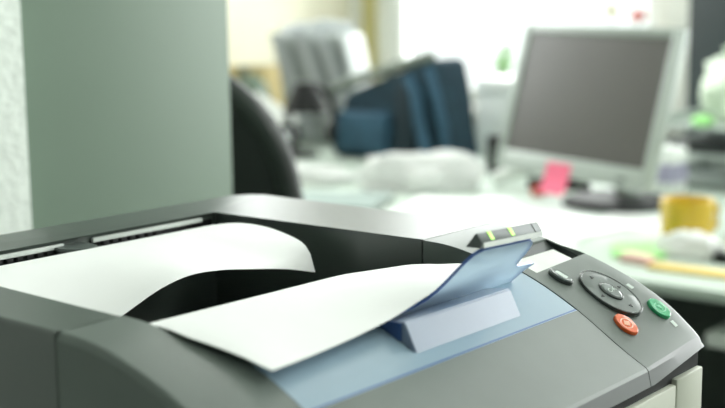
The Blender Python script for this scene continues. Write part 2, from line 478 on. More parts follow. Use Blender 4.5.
for y in (.2015, .2235):
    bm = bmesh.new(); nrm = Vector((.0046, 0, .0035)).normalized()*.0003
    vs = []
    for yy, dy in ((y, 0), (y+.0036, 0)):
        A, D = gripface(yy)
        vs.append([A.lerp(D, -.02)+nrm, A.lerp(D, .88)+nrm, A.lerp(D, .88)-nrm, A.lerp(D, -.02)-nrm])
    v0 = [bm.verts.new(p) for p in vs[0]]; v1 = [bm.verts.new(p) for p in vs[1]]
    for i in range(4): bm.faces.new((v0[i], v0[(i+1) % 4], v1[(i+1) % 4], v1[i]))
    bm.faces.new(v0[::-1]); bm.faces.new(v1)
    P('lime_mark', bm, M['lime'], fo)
A0, D0 = gripface(.2500)
P('grip_groove', prism(bmesh.new(), [(A0.x, A0.z+.0002), (D0.x+.0002, D0.z+.0002), (D0.x-.001, D0.z-.001), (A0.x-.001, A0.z-.001)], .2500, .2506, axis='y'), M['head_dark'], fo)

# control panel with a hole for the display
bm = bmesh.new()
HX0, HX1, HY0, HY1 = .2745, .3050, .3110, .3725
yr = [W-y for y in (.004, .0032, .0022, .0012, .0005, 0)]
def cp_bot(x, y): return -.0712+.0085*max(0, (y-.308)/.067)
solid_top(bm, xs_between(.2291, .2975), [.2925, .3025], lambda x, y: prof(x), cp_bot)
solid_top(bm, xs_between(.2291, .390), [.3025, .3045, .3065, HY0], top, cp_bot)
solid_top(bm, xs_between(.2291, HX0), [HY0, .34, .371, HY1], top, cp_bot)
solid_top(bm, xs_between(HX1, .390), [HY0, .3145, .318, .325, .332, .34, .348, .355, .362, .371, HY1], top, cp_bot)
solid_top(bm, xs_between(.2291, .390), [HY1]+[y for y in yr if y > HY1], top, cp_bot)
front_band(bm)
cp = P('control_panel', bm, [M['shell_panel'], M['band']], angle=12)
# display well and display
def well(x, y): return interp(x, [HX0, HX1], [-.0075, -.0295])
P('display_well', solid_top(bmesh.new(), [HX0, HX1], [HY0, HY1], well, lambda x, y: -.035), M['bezel'], cp)
bm = bmesh.new()
box(bm, HX0, HX1, HY1-.0006, HY1+.0001, -.034, -.0073)
for v in bm.verts:
    if v.co.z > -.02: v.co.z = prof(v.co.x)-.0006
P('well_side', bm, M['bezel'], cp)
P('display', solid_top(bmesh.new(), [.2850, .3035], [.3135, .3640], lambda x, y: well(x, y)+.0095*interp(x, [.285, .3035], [.45, 1.25]), well), M['lcd'], cp)

# keys: built on the slope of the panel
def seat(x, y):
    e = .004; h = lambda u, v: prof(u)+rise(u, v)
    return h(x, y), math.atan((h(x+e, y)-h(x-e, y))/(2*e)), math.atan((h(x, y+e)-h(x, y-e))/(2*e))
def on_panel(bm, x, y):
    z, a, b = seat(x, y)
    mt = Matrix.Translation((x, y, z)) @ Matrix.Rotation(-a, 4, 'Y') @ Matrix.Rotation(b, 4, 'X')
    bm.transform(mt); return bm, mt
def disc(rx, ry, h, rnd=.0006, seg=40, dish=0):
    bm = bmesh.new(); R = max(rx, ry)
    pr = [(0, -.001), (R, -.001), (R, h-rnd), (R-rnd*.4, h-rnd*.3), (R-rnd, h), (R*.6, h-dish*.6), (0, h-dish)]
    return lathe(bm, pr, seg=seg, sx=rx/R, sy=ry/R)
def ring(rx, ry, wd, z0, z1, seg=40):
    bm = bmesh.new(); R = max(rx, ry)
    pr = [(R-wd, z0), (R, z0), (R, z1-.0002), (R-.0003, z1), (R-wd+.0003, z1), (R-wd, z1-.0002), (R-wd, z0)]
    return lathe(bm, pr, seg=seg, sx=rx/R, sy=ry/R)
NX, NY = .3415, .3395
bm, mt_nav = on_panel(disc(.0224, .0143, .0020), NX, NY)
nav = P('navigation_pad', bm, M['nav'], cp)
bm, _ = on_panel(ring(.0232, .0151, .0015, -.001, .0022), NX, NY); P('pad_rim', bm, M['nav_rim'], cp)
bm, _ = on_panel(ring(.0090, .0060, .0011, .0012, .0030), NX, NY); P('key_rim', bm, M['nav_rim'], cp)
bm, _ = on_panel(disc(.0080, .0051, .0034, .0008), NX, NY); P('ok_key', bm, M['key'], cp)
bm = text_mesh(bmesh.new(), 'OK', .0048, Matrix.Translation((0, 0, .0035)) @ Matrix.Rotation(PI/2, 4, 'Z')); bm.transform(mt_nav); P('ok_lettering', bm, M['mark'], cp, smooth=False)
for k in range(4):
    bm = prism(bmesh.new(), [(.0018, 0), (-.0008, .0012), (-.0008, -.0012)], .002, .00235)
    bm.transform(mt_nav @ Matrix.Rotation(k*PI/2, 4, 'Z') @ Matrix.Translation((.0155 if k % 2 == 0 else .0100, 0, 0))); P('arrow_mark', bm, M['ink'], cp, smooth=False)
def key(name, x, y, rx, ry, m, mi, label=None, h=.0024):
    bm, mt = on_panel(disc(rx, ry, h, .0009, dish=.0005), x, y); k = P(name, bm, m, cp)
    return k, mt
k, mt = key('menu_key', .3160, .3212, .0082, .0044, M['key'], None, h=.003)
bm, _ = on_panel(ring(.0090, .0051, .0010, -.001, .0022), .3160, .3212); P('key_rim', bm, M['nav_rim'], cp)
bm = prism(bmesh.new(), rounded(-.0044, .0044, -.0018, .0018, .001), .0026, .0029); bm.transform(mt); P('key_label', bm, M['mark'], cp)
k, mt = key('go_key', .3650, .3600, .0086, .0060, M['green_key'], None); tag(k, 'round green key')
bm = ring(.0042, .0042, .0008, .0018, .0023); bm.transform(mt); P('key_icon', bm, M['green_icon'], cp)
bm = prism(bmesh.new(), [(-.0018, -.0016), (.0018, 0), (-.0018, .0016)], .0018, .0023); bm.transform(mt); P('key_icon', bm, M['green_icon'], cp)
k, mt = key('cancel_key', .3615, .3228, .0088, .0060, M['orange_key'], None); tag(k, 'round orange key')
bm = ring(.0044, .0044, .0008, .0018, .0023); bm.transform(mt); P('key_icon', bm, M['orange_icon'], cp)
bm = bmesh.new(); box(bm, -.0018, .0018, -.0018, .0018, .0018, .0023); bm.transform(mt @ Matrix.Rotation(PI/4, 4, 'Z')); P('key_icon', bm, M['orange_icon'], cp)
for x, y in ((.3441, .3618), (.3756, .3612)):
    bm, _ = on_panel(B(-.0024, .0024, -.0016, .0016, -.0005, .0002), x, y-.0005); P('printed_symbol', bm, M['mark'], cp)

# front fascia below the dark gap
bm = bmesh.new(); box(bm, .3805, .390, .002, .3366, -.262, -.0785, .0014)
P('paper_drawer_front', bm, M['beige'])
bm = bmesh.new(); box(bm, .3805, .390, .3376, .3745, -.262, -.0757, .0014)
P('corner_fascia', bm, M['beige'])
P('gap_strip', B(.370, .3862, .003, .3742, -.082, -.0625), M['black'])  # black strip paints the shadow inside the recessed gap

# paper exit at the rear: pale strips, comb of ribs, sensor lever
P('exit_slot', B(.0300, .0322, .046, .288, -.022, -.0052), M['black'])
for y0, y1 in ((.046, .1500), (.1745, .276)):
    P('exit_strip', B(.0325, .0352, y0, y1, -.0056, -.0026, .0003), M['strip'])
y = .050
while y < .236:
    if not .150 < y < .176: P('exit_rib', B(.0324, .0362, y, y+.0044, -.0086, -.0057, .0003), M['black'])
    y += .0078
bm = prism(bmesh.new(), [(.030, .143), (.043, .1405), (.053, .147), (.056, .156), (.053, .165), (.044, .168), (.030, .166)], -.0062, -.0040)
bmesh.ops.bevel(bm, geom=bm.edges[:], offset=.0006, segments=2, affect='EDGES')
P('sensor_lever', bm, M['head_dark'])

# ------------------------------------------------------------------ the two printed sheets
T0 = .987
def sheet(name, label, xs, ys, zf, xmap=None, ymap=None):
    bm = bmesh.new(); t = .0005
    Y = ymap or (lambda x, y: y)
    def X(x, y): return xmap(x, y) if xmap else x
    nx, ny = len(xs), len(ys)
    A = [[bm.verts.new((X(x, y), Y(X(x, y), y), T0+zf(x, y))) for y in ys] for x in xs]
    Bt = [[bm.verts.new((X(x, y), Y(X(x, y), y), T0+zf(x, y)-t)) for y in ys] for x in xs]
    for i in range(nx-1):
        for j in range(ny-1):
            bm.faces.new((A[i][j], A[i+1][j], A[i+1][j+1], A[i][j+1])); bm.faces.new((Bt[i][j], Bt[i][j+1], Bt[i+1][j+1], Bt[i+1][j]))
    for i in range(nx-1):
        for j in (0, ny-1): bm.faces.new((A[i][j], Bt[i][j], Bt[i+1][j], A[i+1][j]))
    for j in range(ny-1):
        for i in (0, nx-1): bm.faces.new((A[i][j], A[i][j+1], Bt[i][j+1], Bt[i][j]))
    c = Vector((X(xs[nx//2], .16), .16, T0+zf(xs[nx//2], .16)))
    bmesh.ops.translate(bm, verts=bm.verts[:], vec=-c)
    o = obj(name, bm, M['paper'], loc=c, angle=60); return tag(o, label, 'paper', 'white sheets in the printer tray')
def z1(x, y):
    base = spline(x, [.0345, .055, .083, .110, .130, .145, .155], [-.0096, -.0045, -.0002, -.0003, -.0035, -.0070, -.0095])
    lead = spline(y, [.0445, .080, .103, .130, .154, .180, .205, .240, .268], [-.038, -.030, -.0220, -.0125, -.0085, -.0098, -.0135, -.0195, -.0265])
    wgt = max(0, (x-.085)/.07)
    far = max(0, (y-.2)/.068)
    p = 1.6+15*far**2
    return base+(lead+.0095)*wgt**p
sheet('paper_sheet', 'white arched sheet coming out of the rear slot into the tray', lin(.0345, .155, 30), lin(.0445, .268, 40), z1)
X2E = [.0435, .10, .149, .18, .20, .2575]; X2V = [.3225, .3185, .3155, .3135, .3125, .3100]
def xm2(u, y): return .10+(spline(y, X2E, X2V)-.10)*u
def z2(u, y):
    x = xm2(u, y)
    b = spline(x, [.10, .15, .19, .23, .248, .265, .285, .305, .3215], [-.062, -.042, -.0225, -.0070, -.0022, -.0012, -.0038, -.0085, -.0135])
    low = interp(y, [.047, .12, .20, .2575], [0, -.0006, -.0012, -.0056])*(1-max(0, (u-.8)/.2))
    lift = spline(y, X2E, [0, -.0008, .0016, .0058, .0078, .0100])*max(0, (u-.72)/.28)**1.4
    sag = .0010*max(0, 1-(y-.0435)/.02)**2*math.exp(-((x-.285)/.025)**2)
    return b+low+lift-sag
sheet('paper_sheet', 'white sheet lying against the raised blue paper stopper', lin(0, 1, 44), lin(.0435, .2575, 36), z2, xm2, lambda x, y: y+(.0075*max(0, (x-.275)/.045)-.0022*min(1, max(0, (x-.238)/.03))*(1-min(1, max(0, (x-.275)/.03))))*max(0, 1-(y-.0435)/.05))

# ------------------------------------------------------------------ tall cabinet behind the printer
cb = thing('tall_cabinet', 'tall grey green steel cabinet behind the printer beside the white wall', 'cabinet', (-.52, .4815, 0))
obj('carcass', B(-.20, .22, -.1480, .1530, .06, 1.95, .003), M['cabinet'], cb)
obj('plinth', B(-.19, .20, -.135, .135, 0, .06), M['desk_dark'], cb)

# ------------------------------------------------------------------ office chair behind the cabinet
ch = thing('office_chair', 'black office chair with rounded backrest behind the grey cabinet', 'chair', (-.622, 1.005, 0), (0, 0, .04))
def super_el(a, b, n, k=48): 
    out = []
    for i in range(k):
        t = 2*PI*i/k; c, s = math.cos(t), math.sin(t)
        out.append((a*math.copysign(abs(c)**(2/n), c), b*math.copysign(abs(s)**(2/n), s)))
    return out
bx, bz, bh = .205, .845, .215
pts = super_el(bx, bh, 2.3)
bm = bmesh.new()
def backy(x): return -.20+.9*x*x
tube(bm, [(x, backy(x), bz+z) for x, z in pts], .017, 10, closed=True); bk = obj('back_frame', bm, M['chair_rim'], ch)
bm = bmesh.new()
rings = []
for s in (0.0, .3, .6, .85, .96):
    rings.append([(x*s, backy(x*s), bz+z*s) for x, z in pts])
for sgn in (-1, 1):
    vr = [[bm.verts.new((x, y+sgn*.016*(1-(i/5)**3), z)) for x, y, z in r] for i, r in enumerate(rings)]
    for a, b in zip(vr[:-1], vr[1:]):
        for i in range(len(a)):
            j = (i+1) % len(a)
            try: bm.faces.new((a[i], a[j], b[j], b[i]))
            except ValueError: pass
    if sgn == -1: v_first = vr[-1]
for i in range(len(v_first)):
    j = (i+1) % len(v_first); bm.faces.new((v_first[i], v_first[j], vr[-1][j], vr[-1][i]))
obj('backrest', bm, M['chair'], ch)
bm = prism(bmesh.new(), super_el(.23, .22, 3.2), .43, .50, top_bev=.02); bmesh.ops.translate(bm, verts=bm.verts[:], vec=(0, .02, 0)); obj('seat', bm, M['chair'], ch)
obj('back_bracket', tube(bmesh.new(), [(0, -.05, .42), (0, -.20, .43), (0, -.225, .55), (0, -.222, .68)], .018), M['chair_rim'], ch)
obj('gas_column', lathe(bmesh.new(), [(0, .09), (.03, .09), (.03, .26), (.02, .26), (.02, .43), (0, .43)]), M['steel'], ch)
for k in range(5):
    a = 2*PI*k/5+.3
    lg = obj('leg', tube(bmesh.new(), [(0, 0, .10), (.26*math.cos(a), .26*math.sin(a), .065)], [.025, .015]), M['chair_rim'], ch)
    obj('castor', lathe(bmesh.new(), [(0, 0), (.02, .004), (.027, .025), (.02, .048), (0, .052)], .27*math.cos(a), .27*math.sin(a), 0, 16), M['black'], lg)

# ------------------------------------------------------------------ desks
def desk(name, label, x0, x1, y0, y1):
    t = thing(name, label, 'desk', ((x0+x1)/2, (y0+y1)/2, 0)); hx, hy = (x1-x0)/2, (y1-y0)/2
    obj('worktop', B(-hx, hx, -hy, hy, DESK-.018, DESK, .003), M['desk'], t)
    for sx in (-1, 1): obj('side_panel', B(sx*(hx-.03)-.015, sx*(hx-.03)+.015, -hy+.03, hy-.03, 0, DESK-.018), M['desk_dark'], t)
    obj('back_panel', B(-hx+.045, hx-.045, hy-.08, hy-.06, .12, DESK-.018), M['desk_dark'], t)
    return t
d1 = desk('office_desk', 'pale laminate desk carrying the monitor, mug and papers', -1.62, .80, 1.305, 2.08)
# drawer pedestal under the right half of the near desk
hx, hy = 1.21, .4075
pd = obj('drawer_pedestal', B(.02+.41, .62+.41, -.30, .30, .03, .60, .004), M['desk_dark'], d1)
pd.location = (-.02, 0, 0)
for k, z in enumerate((.05, .235, .42)):
    dr = obj('drawer_front', B(.44, 1.02, -.318, -.301, z, z+.165, .003), M['steel'], d1); dr.location = (-.02, 0, 0)
    hd = obj('drawer_handle', tube(bmesh.new(), [(.62, -.318, z+.10), (.62, -.335, z+.10), (.84, -.335, z+.10), (.84, -.318, z+.10)], .005), M['chrome'], dr)
obj('keyboard_tray', B(.38, 1.0, -.37, -.08, .640, .662, .003), M['white'], d1)
d2 = desk('office_desk', 'second pale desk in the far row carrying the blue bag', -2.25, .55, 2.10, 2.82)

# ------------------------------------------------------------------ monitor
def monitor():
    W_, H_ = .42, .31
    t = thing('computer_monitor', 'silver flat monitor with a blank dark screen on the pale desk', 'monitor', (-.511, 1.868, DESK), (0, 0, -.256))
    def tilt(bm):
        bm.transform(Matrix.Translation((.005, -.045, .2150)) @ Matrix.Rotation(.017, 4, 'Y') @ Matrix.Rotation(-.269, 4, 'X')); return bm
    fr = bmesh.new(); hw, hh = W_/2, H_/2; bt, bb = .019, .040
    for x0, x1, z0, z1 in ((-hw, -hw+bt, -hh, hh), (hw-bt, hw, -hh, hh), (-hw+bt, hw-bt, hh-bt, hh), (-hw+bt, hw-bt, -hh, -hh+bb)):
        box(fr, x0, x1, -.012, .012, z0, z1, .003)
    obj('bezel', tilt(fr), M['silver'], t)
    obj('screen', tilt(B(-hw+bt, hw-bt, -.007, .008, -hh+bb, hh-bt)), M['screen'], t)
    bm = bmesh.new(); box(bm, -hw+.028, hw-.028, .012, .048, -hh+.02, hh-.024, .008); box(bm, -.13, .13, .046, .068, -.1, .1, .008)
    obj('rear_shell', tilt(bm), M['silver'], t)
    bm = bmesh.new(); box(bm, hw-.075, hw-.055, -.0135, -.011, -hh+.012, -hh+.018, .0008); obj('power_button', tilt(bm), M['nav_rim'], t)
    obj('stand_neck', tube(bmesh.new(), [(0, .09, .012), (0, .085, .10), (0, .035, .19)], [.03, .026, .024]), M['silver'], t)
    obj('stand_foot', lathe(bmesh.new(), [(0, 0), (.115, 0), (.115, .006), (.105, .014), (.03, .018), (0, .018)], 0, .06, 0, 36), M['black'], t)
    # sticky note on the bezel's lower edge
    mw = Matrix.Translation((-.511, 1.868, DESK)) @ Matrix.Rotation(-.256, 4, 'Z') @ Matrix.Translation((.005, -.045, .2150)) @ Matrix.Rotation(.017, 4, 'Y') @ Matrix.Rotation(-.269, 4, 'X')
    return t, mw
mon, MW = monitor()
bm = bmesh.new(); g = []
xs, zs = lin(-.055, .012, 5), lin(-.192, -.128, 6)
c0 = MW @ Vector((-.02, -.0125, -.16))
solid = solid_top(bm, xs, zs, lambda x, z: .0010+.010*max(0, (-.156-z)/.04)**2, lambda x, z: .0003+.010*max(0, (-.156-z)/.04)**2)
bm.transform(MW @ Matrix(((1, 0, 0, 0), (0, 0, -1, -.0123), (0, 1, 0, 0), (0, 0, 0, 1)))); bmesh.ops.translate(bm, verts=bm.verts[:], vec=-c0)
tag(obj('sticky_note', bm, M['pink'], loc=c0), 'pink sticky note on the lower edge of the monitor', 'sticky note')

# ------------------------------------------------------------------ things on the near desk
def flat_sheet(name, label, x, y, rz, w_, l_, m='paper', z=DESK, th=.0012, group='loose papers on the desk'):
    bm = solid_top(bmesh.new(), lin(-w_/2, w_/2, 9), lin(-l_/2, l_/2, 9), lambda a, b: th+.0035*(noise.noise(Vector((a*9+x*7, b*9, y*5)))+.6)*(abs(a)/w_+abs(b)/l_), lambda a, b: .0003)
    for v in bm.verts: v.co.z = max(v.co.z, .0003)
    return tag(obj(name, bm, M[m], loc=(x, y, z), rot=(0, 0, rz)), label, 'paper', group)
flat_sheet('paper_sheet', 'white sheet on the desk directly behind the printer stopper', -.68, 1.51, .15, .25, .18)
flat_sheet('paper_sheet', 'white sheet on the desk in front of the monitor', -.50, 1.60, -.10, .30, .20, z=DESK+.002)
flat_sheet('paper_sheet', 'white sheet on the desk left of the yellow mug', -.34, 1.76, .30, .18, .14)
flat_sheet('paper_sheet', 'pale sheet on the desk below the heap of crumpled paper', -.735, 1.69, .4, .20, .17, z=DESK+.004)
flat_sheet('paper_sheet', 'white sheet at the desk front edge right of the printer', -.46, 1.405, .05, .26, .15)
gp = flat_sheet('green_notepad', 'bright light green notepad on the desk right of the printer stopper', -.225, 1.490, .5, .085, .10, m='lightgreen', th=.006, group=None); gp['category'] = 'notepad'
# crumpled heap
tag(obj('crumpled_paper', crumple(bmesh.new(), .135, .075, .045, .45, 1.9, 3), M['soft_paper'], loc=(-.955, 1.86, DESK), rot=(0, 0, .64), angle=180), 'large heap of crumpled white paper below the blue bag', 'paper')
tag(obj('crumpled_paper', crumple(bmesh.new(), .11, .06, .022, .4, 2.1, 5), M['soft_paper'], loc=(-1.245, 1.78, DESK), rot=(0, 0, .5), angle=180), 'low crumpled white paper on the desk beside the black chair', 'paper')
# dark folder and grey tray on the left of the near desk
fo_ = thing('document_folder', 'grey teal document folder on the desk left of the crumpled paper', 'folder', (-1.00, 1.53, DESK), (0, 0, .45))
obj('cover', B(-.16, .16, -.11, .11, 0, .012, .002), M['steel'], fo_); obj('pages', B(-.155, .158, -.105, .105, .012, .016), mat('dull_teal_card', (.24, .31, .29), rough=.6), fo_)
# mug
mg = thing('coffee_mug', 'yellow mug on the desk in front of the monitor', 'mug', (-.203, 1.625, DESK), (0, 0, .9))
obj('cup', lathe(bmesh.new(), [(0, 0), (.036, 0), (.041, .004), (.045, .03), (.046, .074), (.0445, .076), (.0425, .073), (.041, .03), (.036, .008), (0, .007)]), M['yellow'], mg)
obj('handle', tube(bmesh.new(), [(.045, .012, .062), (.060, .02, .062), (.070, .024, .048), (.068, .022, .028), (.055, .016, .016), (.042, .01, .018)], .0055), M['yellow'], mg)
# ruler, eraser, tissue
rl = thing('ruler', 'ochre wooden ruler at the front edge of the desk', 'ruler', (-.005, 1.402, DESK), (0, 0, .02))
obj('blade', B(-.15, .15, -.019, .019, 0, .006, .001), M['ochre'], rl)
for k in range(14): obj('tick_mark', B(-.14+k*.02, -.139+k*.02, .008, .018, .0058, .0062), M['ink'], rl)
bm = B(-.026, .026, -.014, .014, 0, .014, .003); tag(obj('eraser', bm, M['rubber'], loc=(-.188, 1.415, DESK), rot=(0, 0, -.2)), 'pale pink eraser at the left end of the ruler', 'eraser')
tag(obj('paper_tissue', crumple(bmesh.new(), .050, .036, .022, .5, 2.2, 9, 3), M['soft_paper'], loc=(-.145, 1.515, DESK), rot=(0, 0, -.2), angle=180), 'crumpled white tissue in front of the yellow mug', 'tissue')
tp = thing('correction_tape', 'small black and white tape dispenser beside the tissue', 'tape dispenser', (-.075, 1.505, DESK), (0, 0, -.4))
obj('body', prism(bmesh.new(), super_el(.03, .018, 2.4, 28), 0, .016, top_bev=.003), M['black'], tp)
obj('wheel', lathe(bmesh.new(), [(0, .016), (.010, .016), (.010, .020), (0, .020)], .006, 0, 0, 20), M['white'], tp)
# pen holder with pens
ph = thing('pen_holder', 'black pen holder on the desk right of the yellow mug', 'pen holder', (-.125, 1.765, DESK))
obj('cup', lathe(bmesh.new(), [(0, 0), (.042, 0), (.042, .10), (.039, .10), (.039, .005), (0, .005)]), M['black'], ph)
def pen(name, label, dx, dy, lean, az, m, ln=.15, r=.0055, zz=.012):
    t = thing(name, label, 'pen', (-.125+dx, 1.765+dy, DESK+zz), (lean*math.cos(az), lean*math.sin(az), 0))
    obj('barrel', lathe(bmesh.new(), [(0, 0), (r*.3, .001), (r, .012), (r, ln-.03), (0, ln-.03)], seg=14), M[m], t)
    obj('cap', lathe(bmesh.new(), [(0, ln-.03), (r*1.15, ln-.03), (r*1.15, ln-.002), (r*.7, ln), (0, ln)], seg=14), M[m], t)
pen('marker_pen', 'thick lavender marker pen leaning out of the black pen holder', -.004, .004, .30, 4.4, 'lavender', .17, .011)
pen('red_pen', 'red pen standing in the black pen holder', .014, .012, .12, .4, 'red')
pen('blue_pen', 'teal pen standing in the black pen holder', .014, -.014, .15, 2.0, 'teal', .16)
# rolled paper and stapler left of the monitor
rp = obj('paper_roll', tube(bmesh.new(), [(-.06, -.035, .018), (.085, .05, .085)], .016, 16), M['white'], loc=(-.775, 2.01, DESK)); tag(rp, 'rolled white paper leaning on the stapler left of the monitor', 'paper roll')
st = thing('stapler', 'black stapler on the desk below the paper roll', 'stapler', (-.70, 2.035, DESK), (0, 0, .5))
obj('base', B(-.07, .07, -.018, .018, 0, .012, .003), M['black'], st); obj('arm', prism(bmesh.new(), [(-.07, .022), (.06, .034), (.07, .026), (.066, .016), (-.07, .012)], -.016, .016, axis='y'), M['black'], st)
obj('jaw', B(.035, .068, -.009, .009, .0115, .018), M['chrome'], st)
rb = obj('bottle_cap', lathe(bmesh.new(), [(0, 0), (.015, 0), (.016, .012), (.013, .02), (0, .02)], seg=20), M['red'], loc=(-.690, 1.93, DESK)); tag(rb, 'small red bottle cap on the desk beside the monitor corner', 'bottle cap')

# ------------------------------------------------------------------ things on the far desk
bg = thing('shoulder_bag', 'navy blue canvas bag standing on the far desk behind the crumpled paper', 'bag', (-1.335, 2.29, DESK), (0, 0, 0))
def bag_body(hw0, hw1, dp, h0, h1, bev):
    bm = bmesh.new(); vs = []
    for x, z in ((-hw0, 0), (hw0, 0), (hw1, h1), (-hw1, h0)):
        vs.append((x, z))
    prism(bm, vs, -dp, dp, axis='y'); bmesh.ops.bevel(bm, geom=bm.edges[:], offset=bev, segments=4, profile=.5, affect='EDGES')
    bmesh.ops.subdivide_edges(bm, edges=[e for e in bm.edges if e.calc_length() > .06], cuts=3, use_grid_fill=True)
    for v in bm.verts: v.co += Vector((0, 1, .3))*(.010*noise.noise(v.co*14)); v.co.z = max(v.co.z, 0)
    return bm
obj('body', bag_body(.205, .150, .085, .175, .28, .03), M['navy'], bg)
obj('front_pocket', B(-.15, .02, -.115, -.075, .02, .13, .012, 3), M['navy_light'], bg)
obj('side_panel', B(.045, .105, -.10, -.07, .01, .215, .010, 3), M['navy_dark'], bg)
obj('strap', tube(bmesh.new(), [(.085, -.095, .225), (.112, -.102, .19), (.128, -.105, .12), (.146, -.105, .05), (.156, -.10, .015)], .016, 10), M['navy_light'], bg)
obj('strap', tube(bmesh.new(), [(.135, -.075, .25), (.165, -.085, .19), (.188, -.082, .10), (.198, -.075, .014)], .013, 10), M['navy_light'], bg)
obj('top_piping', tube(bmesh.new(), [(-.20, -.07, .182), (-.08, -.078, .220), (.05, -.078, .256), (.145, -.066, .282)], .014, 10), M['khaki'], bg)
obj('carry_handle', tube(bmesh.new(), [(-.06, 0, .20), (-.04, 0, .245), (.03, 0, .27), (.06, 0, .25)], .009, 10), M['navy_dark'], bg)

# clear wrapped parcel behind the bag
pk = thing('plastic_wrapped_parcel', 'grey parcel in creased clear plastic behind the blue bag', 'parcel', (-1.735, 2.47, DESK), (0, 0, .15))
bm = bmesh.new(); box(bm, -.13, .13, -.07, .07, 0, .335, .02, 3)
bmesh.ops.subdivide_edges(bm, edges=[e for e in bm.edges if e.calc_length() > .05], cuts=5, use_grid_fill=True)
for v in bm.verts: v.co += v.normal*0+Vector((0, .012*noise.noise(Vector((v.co.x*30, v.co.z*9+v.co.x*20, 1))), .006*noise.noise(v.co*20))); v.co.z = max(v.co.z, 0)
slump = lambda b: [setattr(v.co, 'x', v.co.x-.22*(v.co.z-.02)) for v in b.verts]
slump(bm); obj('contents', bm, M['steel'], pk)
bm = bmesh.new()
for k, (x0, x1) in enumerate(((-.115, -.07), (-.03, .02), (.05, .085))):
    prism(bm, [(x0, .33), (x1, .335), (x1+.06, .02), (x0+.05, .02)], -.0845-.002*k, -.0825-.002*k, axis='y')
slump(bm); obj('film_fold', bm, M['film'], pk)
obj('gathered_top', crumple(bmesh.new(), .10, .05, .022, .5, 2, 4, 3), M['film'], pk, loc=(-.06, 0, .328))

# headset and small machine: dark clutter with shiny discs
hs = thing('headset', 'black headset with shiny ear discs in front of the plastic parcel', 'headset', (-1.66, 2.275, DESK), (0, 0, 1.25))
arc = [(.075*math.cos(a), 0, .085+.10*math.sin(a)) for a in lin(-.15, PI+.15, 20)]
obj('headband', tube(bmesh.new(), arc, .010, 10), M['black'], hs)
for sx in (-1, 1):
    bm = lathe(bmesh.new(), [(0, -.02), (.030, -.02), (.038, -.008), (.038, .012), (.030, .02), (0, .02)], seg=24); bm.transform(Matrix.Translation((sx*.082, -.005, .05)) @ Matrix.Rotation(PI/2, 4, 'X') @ Matrix.Rotation(sx*.5, 4, 'Y'))
    ec = obj('ear_cup', bm, M['black'], hs)
    bm = lathe(bmesh.new(), [(0, .02), (.022, .02), (.018, .027), (0, .029)], seg=24); bm.transform(Matrix.Translation((sx*.082, -.005, .05)) @ Matrix.Rotation(PI/2, 4, 'X') @ Matrix.Rotation(sx*.5, 4, 'Y'))
    obj('shiny_disc', bm, M['chrome'], ec)
lm = thing('desk_lamp', 'black desk lamp with chrome knobs beside the left end of the blue bag', 'lamp', (-1.605, 2.15, DESK), (0, 0, .5))
obj('base', lathe(bmesh.new(), [(0, 0), (.06, 0), (.06, .012), (.02, .02), (0, .02)]), M['black'], lm)
obj('arm', tube(bmesh.new(), [(0, 0, .018), (-.03, 0, .10), (.01, -.01, .165)], .007), M['black'], lm)
obj('shade', lathe(bmesh.new(), [(.012, .04), (.026, .04), (.062, -.04), (.058, -.04), (.023, .036), (.012, .04)], .03, -.02, .165), M['black'], lm)
for p in ((-.03, -.008, .10), (.01, -.018, .165)): obj('knob', lathe(bmesh.new(), [(0, -.012), (.011, -.009), (.015, 0), (.011, .009), (0, .012)], *p, 16), M['chrome'], lm)
# carton, cloth, white board at the far left
ct = thing('carton', 'tan carton against the cream wall above the black chair', 'box', (-2.14, 2.56, DESK), (0, 0, .1))
obj('body', B(-.085, .085, -.09, .09, 0, .22, .003), M['tan'], ct); obj('tape', B(-.02, .02, -.0915, .0915, .06, .2215), M['khaki'], ct)
bm = crumple(bmesh.new(), .065, .05, .11, .22, 2.4, 12, 3); tag(obj('cloth_pouch', bm, M['moss'], loc=(-2.02, 2.40, DESK), angle=180), 'dull green cloth pouch between the carton and the plastic parcel', 'pouch')
bm = B(-.09, .09, -.006, .006, 0, .13, .002); bm.transform(Matrix.Rotation(-.75, 4, 'X') @ Matrix.Rotation(.6, 4, 'Y'))
zmin = min(v.co.z for v in bm.verts); bmesh.ops.translate(bm, verts=bm.verts[:], vec=(0, 0, -zmin))
tag(obj('white_card', bm, M['white'], loc=(-1.88, 2.24, DESK), rot=(0, 0, .5)), 'white card leaning at a slant above the chair back', 'card')
tag(obj('cream_ball', lathe(bmesh.new(), [(0, 0), (.012, .003), (.022, .018), (.022, .026), (.012, .041), (0, .044)], seg=20), M['cream'], loc=(-1.76, 2.15, DESK)), 'small cream ball on the far desk beside the chair', 'ball')
tj = thing('teal_jar', 'small teal jar on the far desk left of the desk lamp', 'jar', (-1.70, 2.145, DESK))
obj('jar', lathe(bmesh.new(), [(0, 0), (.026, 0), (.028, .01), (.028, .055), (.022, .062), (0, .062)], seg=20), M['teal'], tj); obj('lid', lathe(bmesh.new(), [(0, .062), (.024, .062), (.024, .076), (0, .078)], seg=20), M['white'], tj)
fd = obj('orange_card', B(-.03, .03, -.004, .004, 0, .245, .001), M['orange'], loc=(-1.60, 2.66, DESK)); tag(fd, 'orange card standing behind the blue bag', 'card')
